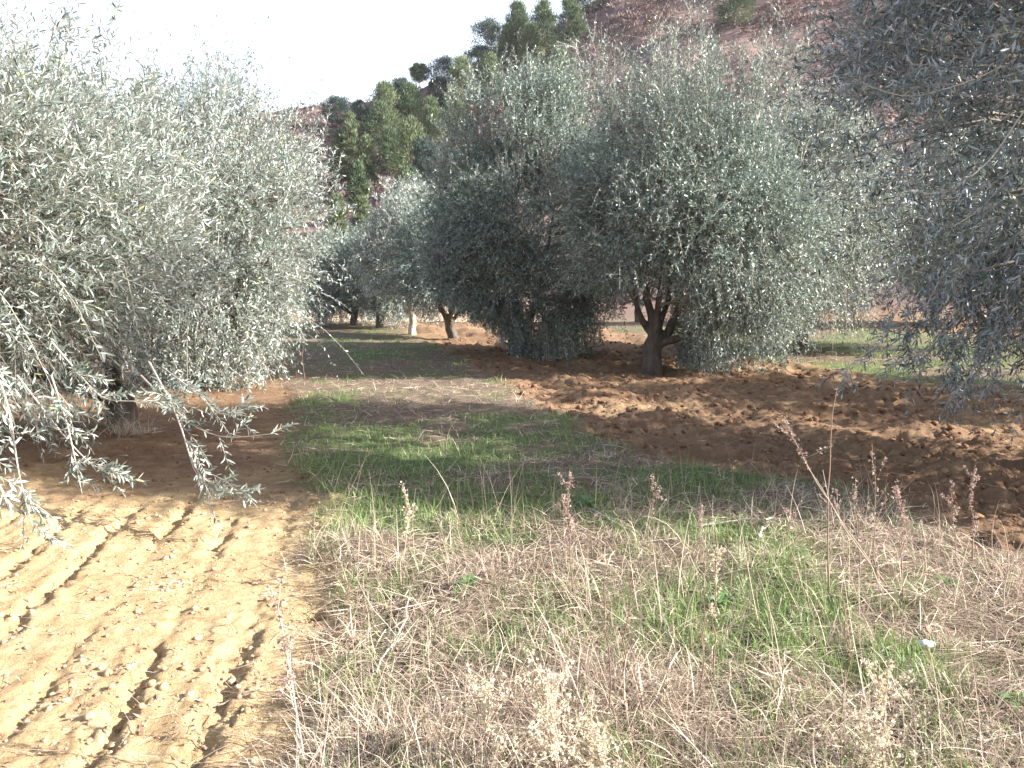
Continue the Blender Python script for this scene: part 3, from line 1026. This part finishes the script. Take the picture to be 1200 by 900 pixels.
def build_grass():
    rng = np.random.default_rng(5)
    # --- dry: tussocks and loose straw
    G = Geo()
    x, y, r = scatter(rng, 6600, 1.9, 12)
    g, _ = masks(x, y)
    gr = greenness(x, y)
    fg = sstep(6.6, 5.2, y)
    mu = masks(x, y)[1]
    pr = (g > .45) * (1 + .8 * np.exp(-np.abs(mu - .4) / .5)) * (fg * (1 - .75 * gr) + (1 - fg) * .5 * (1 - .8 * gr)) * (.06 + .94 * sstep(-.15, .25, fbm(x * 1.3, y * 1.3, 111, 3)))
    k = rng.random(len(x)) < pr
    x, y, r = x[k], y[k], r[k]
    nt = len(x)
    per = 26
    ti = np.repeat(np.arange(nt), per)
    sz = rng.uniform(.5, 1.25, nt)
    px = x[ti] + rng.normal(0, .06, len(ti)) * sz[ti]
    py = y[ti] + rng.normal(0, .06, len(ti)) * sz[ti]
    p = np.stack([px, py, hgt(px, py)], 1)
    N = len(p)
    lean = rng.random(nt) * 6.28
    az = lean[ti] + rng.normal(0, 1.1, N)
    el = rng.normal(.75, .35, N)
    L = rng.uniform(.07, .38, N) * sz[ti] * (1 - .35 * (y[ti] > 6.3))
    v, q = blades(rng, p, L, az, el, rng.uniform(.2, 1.3, N), .0026 * (1 + .11 * r[ti]) * rng.uniform(.6, 1.3, N), 5)
    rr = np.clip(rng.normal(.44, .22, N) + (rng.normal(0, .2, nt))[ti], 0, 1)
    G.add(v, q, r=np.repeat(rr, 10))
    # thin standing stems
    x, y, r = scatter(rng, 2300, 1.9, 9)
    g, _ = masks(x, y)
    k = (g > .5) & (rng.random(len(x)) < np.where(y < 6.5, .85, .25))
    x, y, r = x[k], y[k], r[k]
    N = len(x)
    p = np.stack([x, y, hgt(x, y)], 1)
    v, q = blades(rng, p, rng.uniform(.15, .55, N), rng.random(N) * 6.28, rng.normal(1.3, .2, N), rng.uniform(0, .25, N), .0026 * (1 + .1 * r) * rng.uniform(.7, 1.3, N), 5)
    G.add(v, q, r=np.repeat(np.clip(rng.normal(.4, .28, N), 0, 1), 10))
    # loose straw lying about
    x, y, r = scatter(rng, 90000, 1.9, 22)
    g, _ = masks(x, y)
    k = (g > .4) & (rng.random(len(x)) < .85 - .55 * greenness(x, y)) & ((y < 6.6) | (rng.random(len(x)) < .8))
    x, y, r = x[k], y[k], r[k]
    N = len(x)
    p = np.stack([x, y, hgt(x, y) + .01], 1)
    v, q = blades(rng, p, rng.uniform(.05, .28, N), rng.random(N) * 6.28, rng.normal(.28, .32, N), rng.uniform(.1, .6, N), .0026 * (1 + .11 * r) * rng.uniform(.6, 1.4, N), 4)
    G.add(v, q, r=np.repeat(np.clip(rng.normal(.5, .25, N), 0, 1), 8))
    # a few straws out on the bare soil
    x, y, r = scatter(rng, 11000, 2, 14)
    g, u = masks(x, y)
    k = (g < .4) & (rng.random(len(x)) < .16 + .8 * np.exp(-np.abs(u) / .3))
    x, y, r = x[k], y[k], r[k]
    N = len(x)
    p = np.stack([x, y, hgt(x, y) + .006], 1)
    v, q = blades(rng, p, rng.uniform(.04, .2, N), rng.random(N) * 6.28, rng.normal(.08, .1, N), rng.uniform(.0, .3, N), .0026 * (1 + .1 * r), 4)
    G.add(v, q, r=np.repeat(np.clip(rng.normal(.55, .25, N), 0, 1), 8))
    tag(G.build('dry_grass', M_DRY), 'tangled straw-coloured dead grass on the foreground strip', 'dry grass', kind='stuff')
    # --- green
    G = Geo()
    x, y, r = scatter(rng, 150000, 1.9, 30)
    g, _ = masks(x, y)
    gr = greenness(x, y)
    fg = sstep(6.4, 5.2, y)
    k = (g > .4) & (rng.random(len(x)) < (gr ** 1.3 * .8 + .06) * (1 + .5 * fg))
    x, y, r = x[k], y[k], r[k]
    N = len(x)
    p = np.stack([x, y, hgt(x, y)], 1)
    L = rng.uniform(.05, .15, N) * (1 + .25 * noise2(x * 1.5, y * 1.5, 121))
    v, q = blades(rng, p, L, rng.random(N) * 6.28, rng.normal(1.15, .28, N), rng.uniform(.05, .5, N), .0032 * (1 + .13 * r) * rng.uniform(.7, 1.3, N), 4)
    G.add(v, q, r=np.repeat(np.clip(rng.normal(.45, .2, N) + .25 * noise2(x * .8, y * .8, 122), 0, 1), 8))
    tag(G.build('green_grass', M_GRASS), 'short fresh green grass growing through the strip between the tree rows', 'grass', kind='stuff')
    # --- pale verge where the field ends
    G = Geo()
    n = 9000
    x = rng.uniform(-16, 3, n)
    y = rng.uniform(33, 46, n)
    g, _ = masks(x, y)
    k = g > .5
    x, y = x[k], y[k]
    N = len(x)
    p = np.stack([x, y, hgt(x, y, False)], 1)
    v, q = blades(rng, p, rng.uniform(.25, .6, N), rng.random(N) * 6.28, rng.normal(1.1, .3, N), rng.uniform(.1, .5, N), np.full(N, .03), 4)
    G.add(v, q, r=np.repeat(np.clip(rng.normal(.75, .2, N), 0, 1), 8))
    tag(G.build('verge_grass', M_DRY), 'pale dead grass along the far left edge of the field', 'dry grass', kind='stuff')


build_grass()


# ------------------------------------------------------------------ clods and litter
def ico():
    import bmesh
    bm = bmesh.new()
    bmesh.ops.create_icosphere(bm, subdivisions=2, radius=1)
    v = np.array([x.co[:] for x in bm.verts])
    f = np.array([[x.index for x in t.verts] for t in bm.faces])
    bm.free()
    return v, f


IV, IF = ico()


def build_clods():
    rng = np.random.default_rng(9)
    x, y, r = scatter(rng, 42000, 2, 24, 36)
    g, u = masks(x, y)
    dens = sstep(-.25, .35, fbm(x * 1.4, y * 1.4, 131, 3))
    k = (g < .45) & (rng.random(len(x)) < (.15 + .6 * dens) * np.where(u < 0, .6, 1))
    x, y, r, u = x[k], y[k], r[k], u[k]
    n = len(x)
    s = .0032 * (1 + .16 * r) * np.exp(rng.exponential(.5, n)) * np.where(u < 0, .7, 1.1)
    s = np.minimum(s, np.where(u < 0, .022, .05) * rng.uniform(.6, 1, n))
    temps = []
    for i in range(8):
        dsp = 1 + .55 * fbm(IV[:, 0] * 1.7 + i * 9, IV[:, 1] * 1.7 + IV[:, 2] * 2.3, 140 + i, 3, .65)
        temps.append(IV * dsp[:, None] * rng.uniform(.75, 1.25, 3) * A(1, 1, .75))
    T = np.array(temps)[rng.integers(0, 8, n)]
    a = rng.random(n) * 6.28
    c, sn = np.cos(a), np.sin(a)
    V = np.stack([T[..., 0] * c[:, None] - T[..., 1] * sn[:, None], T[..., 0] * sn[:, None] + T[..., 1] * c[:, None], T[..., 2]], -1) * s[:, None, None]
    V += np.stack([x, y, hgt(x, y) + s * .25], 1)[:, None]
    F = (np.arange(n)[:, None, None] * len(IV) + IF[None]).reshape(-1, 3)
    tan = sstep(7.0, 5.4, y) * (u < .5)
    rr = np.clip(rng.random(n) * .42 + .55 * tan, 0, 1)
    o = mesh_obj('soil_clods', V.reshape(-1, 3), F, M_CLOD, smooth=True, attrs={'rnd': np.repeat(rr, len(IV))})
    tag(o, 'loose crumbs and clods lying on the tilled soil', 'soil clods', kind='stuff')
    # fallen olive leaves
    x, y, r = scatter(rng, 5200, 2, 14, 36)
    g, u = masks(x, y)
    k = (g < .5) & (rng.random(len(x)) < .8)
    x, y = x[k], y[k]
    n = len(x)
    p = np.stack([x, y, hgt(x, y) + .008], 1)
    a = rng.random(n) * 6.28
    d = nrm(np.stack([np.cos(a), np.sin(a), rng.normal(0, .25, n)], 1))
    S = nrm(np.cross(d, A(0, 0, 1) + rng.normal(0, .35, (n, 3))))
    L = rng.uniform(.022, .05, n)
    w = L * .14
    V = np.stack([p, p + d * (L * .5)[:, None] + S * w[:, None], p + d * L[:, None], p + d * (L * .5)[:, None] - S * w[:, None]], 1)
    o = mesh_obj('leaf_litter', V.reshape(-1, 3), np.arange(n * 4).reshape(-1, 4), M_STALK, attrs={'rnd': np.repeat(rng.random(n) ** 1.6 * .6, 4)})
    tag(o, 'fallen dry olive leaves scattered on the tilled soil', 'leaf litter', kind='stuff')


build_clods()


# ------------------------------------------------------------------ dead weeds standing in the grass
def weed(label, base_px, top_px, seed, *, kind='stalk', r=.003, head=.35, dense=60, twigs=4, tone=.4, dy=0.0, cat='weed'):
    rng = np.random.default_rng(seed)
    b = on_ground(*base_px)
    t = at(*top_px, b[1] + dy)
    root = thing('dry_weed', b, label, cat, 'dead weeds standing in the grass')
    P = polyline(A(0, 0, -.02), t - b, 9, rng, .0095)
    H = np.linalg.norm(t - b)
    GS, GH = Geo(), Geo()
    v, q = tubes(P[None], (r * np.linspace(1.2, .45, 9))[None], 5)
    GS.add(v, q, r=tone)
    def along(u):
        u = np.atleast_1d(u) * 8
        i = np.minimum(u.astype(int), 7)
        return P[i] * (1 - (u - i)[:, None]) + P[i + 1] * (u - i)[:, None]
    ax = nrm(P[-1] - P[0])
    u0 = 1 - head
    ts = []
    if twigs:
        bushy = twigs > 9
        us = np.sort(rng.uniform(.12 if bushy else min(.35, u0), .93, twigs))
        q0 = along(us)
        dd = nrm(ax + rng.normal(0, .75 if bushy else .5, (twigs, 3)))
        LL = H * rng.uniform(.10, .26, twigs) * (1.15 - us * .5) * (2.6 if bushy else 1)
        PT = q0[:, None] + dd[:, None] * (LL[:, None] * np.linspace(0, 1, 4))[..., None]
        v, q = tubes(PT, np.full((twigs, 4), r * .4), 4)
        GS.add(v, q, r=tone)
        ts = PT
    if kind == 'stalk':
        GH = GS
    else:
        GS.build('stem', M_STALK, root)
    if dense == 0:
        GS.build('stem', M_STALK, root)
        return root
    # seed head: little chaffy flakes crowded round the upper stem and its twigs
    n = dense
    uu = u0 + head * rng.random(n) ** .9
    p = along(uu)
    if len(ts):
        m = int(n * (.9 if twigs > 9 else .5))
        w = rng.integers(0, len(ts), m)
        f = rng.uniform(.35, 1.05, m)[:, None]
        p[:m] = ts[w, 0] * (1 - f) + ts[w, 3] * f
    spread = (.012 if kind == 'stalk' else .02) + .008 * rng.random(n)
    d = nrm(rng.normal(0, 1, (n, 3)) + ax * .9)
    p = p + d * spread[:, None] * rng.random((n, 1)) * .8
    size = {'stalk': .010, 'plume': .0125, 'fluff': .0095}[kind] * rng.uniform(.5, 1.3, n)
    k = 6 if kind != 'stalk' else 2
    for _ in range(k):
        d2 = nrm(d + rng.normal(0, .7, (n, 3)))
        S = nrm(np.cross(d2, rng.normal(0, 1, (n, 3))))
        V = np.stack([p, p + d2 * (size * .5)[:, None] + S * (size * .22)[:, None], p + d2 * size[:, None], p + d2 * (size * .5)[:, None] - S * (size * .22)[:, None]], 1)
        GH.add(V, np.arange(n * 4).reshape(-1, 4), r=np.repeat(rng.random(n), 4))
    GH.build('stem' if kind == 'stalk' else 'seed_head', {'fluff': M_FLUFF, 'stalk': M_STALK}.get(kind, M_PLUME), root)
    return root


weed('tall thin bare brown stalk, straightest and highest of the weeds, before the ploughed soil', (972, 700), (981, 455), 1, dense=14, twigs=1, r=.004, head=.1, tone=.35)
weed('long weed leaning far left with a feathery pink tip over the ploughed soil', (1045, 690), (918, 490), 2, kind='plume', head=.28, dense=110, twigs=5, r=.0035, tone=.6)
weed('bare pale stem leaning left, crossing below the feathery pink tip', (1062, 720), (945, 545), 3, dense=10, twigs=2, head=.15, tone=.85)
weed('stiff pinkish plume weed right of the leaning stems', (1058, 712), (1050, 572), 4, kind='plume', head=.62, dense=150, twigs=7)
weed('rightmost tall plume weed, against the ploughed ridges', (1140, 660), (1143, 545), 5, kind='plume', head=.7, dense=120, twigs=5)
weed('short plume weed just left of the rightmost tall one', (1122, 662), (1117, 567), 6, kind='plume', head=.6, dense=80, twigs=4)
weed('brown plume weed with a thick crinkled head, standing before the shaded green grass', (673, 706), (669, 553), 7, kind='plume', head=.45, dense=210, twigs=7, tone=.25)
weed('small pale plume weed right of the thick crinkled one', (759, 640), (765, 558), 8, kind='plume', head=.6, dense=80, twigs=3)
weed('short plume weed at the shadow edge, right of the small pale one', (819, 660), (822, 600), 9, kind='plume', head=.6, dense=70, twigs=3)
weed('dark reddish thin stalk in the middle of the foreground grass', (714, 850), (711, 655), 10, dense=24, twigs=3, head=.5, tone=.15)
weed('dark stalk tilting right beside the reddish one', (729, 795), (746, 668), 11, dense=18, twigs=2, head=.4, tone=.15)
weed('brown bushy-topped weed in the sunlit grass, left of the dark hole', (836, 800), (838, 640), 12, kind='fluff', head=.5, dense=120, twigs=7, tone=.35)
weed('slim brown stalk left of the bushy-topped weed', (818, 830), (820, 690), 13, dense=30, twigs=2, head=.5, tone=.3)
weed('grey bare twig standing below the dark hole', (868, 850), (871, 765), 14, dense=8, twigs=2, head=.2, tone=.9)
weed('branching stalk behind the stiff plume, reaching over the soil', (1030, 690), (1022, 520), 15, kind='plume', head=.5, dense=60, twigs=6)
weed('slim reddish stalk nearest the right end of the green patch', (1008, 680), (1003, 560), 16, kind='plume', head=.4, dense=50, twigs=3)
weed('thin dark stem standing alone far down the shaded strip', (357, 446), (358, 396), 17, dense=0, twigs=2, r=.006, tone=.1)
weed('fluffy straw-coloured weed at the left end of the sunlit grass', (470, 690), (474, 575), 18, kind='fluff', head=.55, dense=110, twigs=6, tone=.7)
weed('pale stem leaning left over the edge of the tan soil', (362, 905), (318, 690), 19, kind='plume', head=.55, dense=80, twigs=7, tone=.95)
weed('second pale stem at the edge of the tan soil, shorter and more upright', (352, 880), (338, 745), 20, kind='plume', head=.5, dense=60, twigs=5, tone=.9)
weed('cream fluffy seed bush at the bottom of the picture', (655, 935), (640, 800), 21, kind='fluff', head=.62, dense=1100, twigs=46, tone=.8)
weed('cream fluffy seed stems left of the seed bush', (575, 915), (560, 810), 22, kind='fluff', head=.6, dense=420, twigs=20, tone=.8)
weed('lower cream seed stems right of the seed bush', (715, 915), (700, 850), 23, kind='fluff', head=.7, dense=420, twigs=20, tone=.8)
weed('pale fluffy weed near the bottom right, below the white stone', (1035, 905), (1028, 800), 24, kind='fluff', head=.65, dense=560, twigs=28, tone=.7)
weed('thin grass stalk at the far right, in front of the soil bank', (1180, 720), (1172, 610), 25, dense=24, twigs=2, head=.4, tone=.7)
weed('reddish stalk in the right foreground, left of the pale fluffy weed', (985, 850), (988, 700), 26, dense=40, twigs=4, head=.5, tone=.25)
weed('yellowish spike in the grass under the leaning stems', (940, 690), (936, 590), 27, kind='plume', head=.5, dense=50, twigs=1, tone=.6)


# ------------------------------------------------------------------ twigs, a stone, green rosettes, tuft
def fallen(label, pts, seed, r=.006, tone=.85, forks=4):
    rng = np.random.default_rng(seed)
    W = np.array([on_ground(*p) for p in pts])
    W[:, 2] += .03 + .03 * np.arange(len(W)) / len(W)
    b = W[0].copy()
    k = 10
    seg = np.linspace(0, len(W) - 1, k)
    P = np.stack([np.interp(seg, np.arange(len(W)), W[:, i]) for i in range(3)], 1) - b
    P += rng.normal(0, .008, P.shape)
    G = Geo()
    v, q = tubes(P[None], (r * np.linspace(1, .45, k))[None], 6)
    G.add(v, q, r=tone)
    Lt = np.linalg.norm(P[-1] - P[0])
    for _ in range(forks):
        i = rng.integers(2, 8)
        d = nrm(P[i + 1] - P[i] + rng.normal(0, .5, 3) * np.linalg.norm(P[i + 1] - P[i]) * A(1, 1, .5) * 1.4)
        e = P[i] + d * Lt * rng.uniform(.15, .4)
        Pb = polyline(P[i], e, 5, rng, .01)
        v, q = tubes(Pb[None], (r * np.linspace(.55, .25, 5))[None], 5)
        G.add(v, q, r=tone)
    o = G.build('fallen_twig', M_TWIG)
    o.location = b
    tag(o, label, 'twig', 'dead twigs lying in the grass')


fallen('pale branching twig lying in the dead grass left of the middle', [(440, 800), (475, 740), (482, 700)], 1, .005)
fallen('long pale twig along the edge of the shade', [(690, 600), (730, 625), (765, 640)], 2, .006, forks=2)
fallen('brown twig lying level on the shaded grass', [(815, 622), (870, 615), (915, 622)], 3, .008, .35, 3)
fallen('short thick stick lying by the shade edge below the ploughed soil', [(888, 636), (902, 612)], 4, .011, .8, 0)
fallen('thin straight twig running along the bottom right', [(1080, 885), (1150, 880), (1199, 872)], 5, .004, .8, 1)
fallen('long thin twig crossing the bottom of the grass', [(690, 850), (790, 870), (850, 900)], 6, .003, .7, 1)
fallen('dark twig lying across the furrows of the tan soil', [(255, 835), (345, 800)], 7, .004, .1, 3)
fallen('pale stick standing out of a furrow in the tan soil', [(200, 690), (217, 695)], 8, .006, .95, 0)


def stone():
    b = on_ground(1083, 765)
    V = IV * (1 + .6 * fbm(IV[:, 0] * 1.5, IV[:, 1] * 1.5 + IV[:, 2] * 2, 3, 3))[:, None] * A(.034, .028, .022)
    o = mesh_obj('white_stone', V, IF, M_STONE, smooth=True)
    o.location = b + A(0, 0, .035)
    tag(o, 'small white stone lying in the dead grass at lower right', 'stone')


stone()


def rosette(label, px, py, s, seed):
    rng = np.random.default_rng(seed)
    b = on_ground(px, py)
    n = 13
    a = np.arange(n) * 2.4 + rng.normal(0, .2, n)
    el = rng.uniform(.2, .8, n)
    L = s * rng.uniform(.6, 1.1, n)
    t = np.linspace(0, 1, 6)[None]
    dh = np.stack([np.cos(a), np.sin(a), np.zeros(n)], 1)
    P = A(0, 0, .03) + dh[:, None] * (L * np.cos(el))[:, None, None] * t[..., None]
    P[..., 2] += (L * np.sin(el))[:, None] * t - (L * .45)[:, None] * t ** 2
    W = (L * .17)[:, None] * np.sin(np.clip(t * .9 + .08, 0, 1) * PI) ** .8
    v, q = ribbons(P, W, nrm(np.cross(dh, A(0, 0, 1))))
    o = mesh_obj('green_weed', v, q, M_WEED, smooth=True, attrs={'rnd': np.repeat(rng.random(n), 12)})
    o.location = b
    tag(o, label, 'weed', 'green leafy weeds in the grass')


rosette('broad-leaved dark green weed in the sunlit grass by the bushy-topped stalk', 845, 712, .10, 1)
rosette('bright green leafy weed at the right edge below the white stone', 1185, 830, .09, 2)
rosette('leafy green weed in the gap of dead grass at upper left', 548, 690, .10, 3)
rosette('green weed at the foot of the ploughed bank', 1110, 690, .08, 4)
rosette('leafy green weed just inside the shade beside the long pale twig', 690, 595, .13, 5)


def tuft():
    rng = np.random.default_rng(4)
    b = on_ground(152, 508)
    n = 240
    p = np.zeros((n, 3))
    p[:, :2] = rng.normal(0, .10, (n, 2))
    v, q = blades(rng, p, rng.uniform(.15, .4, n), rng.random(n) * 6.28, rng.normal(.9, .3, n), rng.uniform(.2, .7, n), np.full(n, .006), 5)
    o = mesh_obj('grass_tuft', v, q, M_DRY, attrs={'rnd': np.repeat(np.clip(rng.normal(.7, .15, n), 0, 1), 10)})
    o.location = b
    tag(o, 'pale dead grass tuft at the foot of the left olive trunk', 'grass tuft')


tuft()

# ------------------------------------------------------------------ light, sky, camera
world = bpy.data.worlds.new('World')
SC.world = world
world.use_nodes = True
nt = world.node_tree
bg = nt.nodes['Background']
sky = nt.nodes.new('ShaderNodeTexSky')
sky.sky_type = 'NISHITA'
sky.sun_disc = False
sky.sun_elevation = SUN_EL
sky.sun_rotation = SUN_AZ
sky.air_density = 1.0
sky.dust_density = 2.5
sky.ozone_density = 1.0
mx = nt.nodes.new('ShaderNodeMix')            # thin bright veil of high cloud over the clear sky
mx.data_type = 'RGBA'
tcw = nt.nodes.new('ShaderNodeTexCoord')
spw = nt.nodes.new('ShaderNodeSeparateXYZ')
nt.links.new(tcw.outputs['Generated'], spw.inputs[0])
mrw = nt.nodes.new('ShaderNodeMapRange')      # thick near the horizon, thin overhead
mrw.inputs[1].default_value = .15
mrw.inputs[2].default_value = .75
mrw.inputs[3].default_value = .72
mrw.inputs[4].default_value = .12
nt.links.new(spw.outputs[2], mrw.inputs[0])
nt.links.new(mrw.outputs[0], mx.inputs[0])
mx.inputs[7].default_value = (7.3, 8.1, 9.6, 1)
nt.links.new(sky.outputs[0], mx.inputs[6])
nt.links.new(mx.outputs[2], bg.inputs[0])
bg.inputs[1].default_value = .070

# ------------------------------------------------------------------ the air
def haze(density):
    v = np.array([[x, y, z] for x in (-1500, 1500) for y in (-1500, 1500) for z in (-4, 95)], float)
    f = np.array([[0, 1, 3, 2], [4, 6, 7, 5], [0, 4, 5, 1], [2, 3, 7, 6], [0, 2, 6, 4], [1, 5, 7, 3]])
    m, t, out = new_mat('haze_air')
    p = t.nodes.new('ShaderNodeVolumePrincipled')
    p.inputs['Color'].default_value = (.93, .93, .97, 1)
    p.inputs['Density'].default_value = density
    t.links.new(p.outputs[0], out.inputs['Volume'])
    o = mesh_obj('haze', v, f, m)
    tag(o, kind='stuff')


haze(.0002)

sun = bpy.data.lights.new('sun', 'SUN')
sun.energy = 5.0
sun.angle = math.radians(.5)
sun.color = (1, .975, .925)
so = bpy.data.objects.new('sun', sun)
COL.objects.link(so)
sd = Vector((math.sin(SUN_AZ) * math.cos(SUN_EL), math.cos(SUN_AZ) * math.cos(SUN_EL), math.sin(SUN_EL)))
so.rotation_euler = sd.to_track_quat('Z', 'Y').to_euler()
so.location = sd * 60

cam = bpy.data.cameras.new('camera')
cam.lens = LENS
cam.sensor_width = 36
cam.clip_end = 3000
cam.clip_start = .05
co = bpy.data.objects.new('camera', cam)
COL.objects.link(co)
co.location = (0, 0, CAM_H)
co.rotation_euler = (PI / 2 - PITCH, 0, 0)
SC.camera = co

vs = SC.view_settings
vs.view_transform = 'Standard'
vs.look = 'None'
vs.exposure = 2.02
vs.gamma = 1
vs.use_curve_mapping = False
cy = SC.cycles
cy.max_bounces = 6
cy.diffuse_bounces = 3
cy.glossy_bounces = 2
cy.transmission_bounces = 3
cy.use_denoising = True
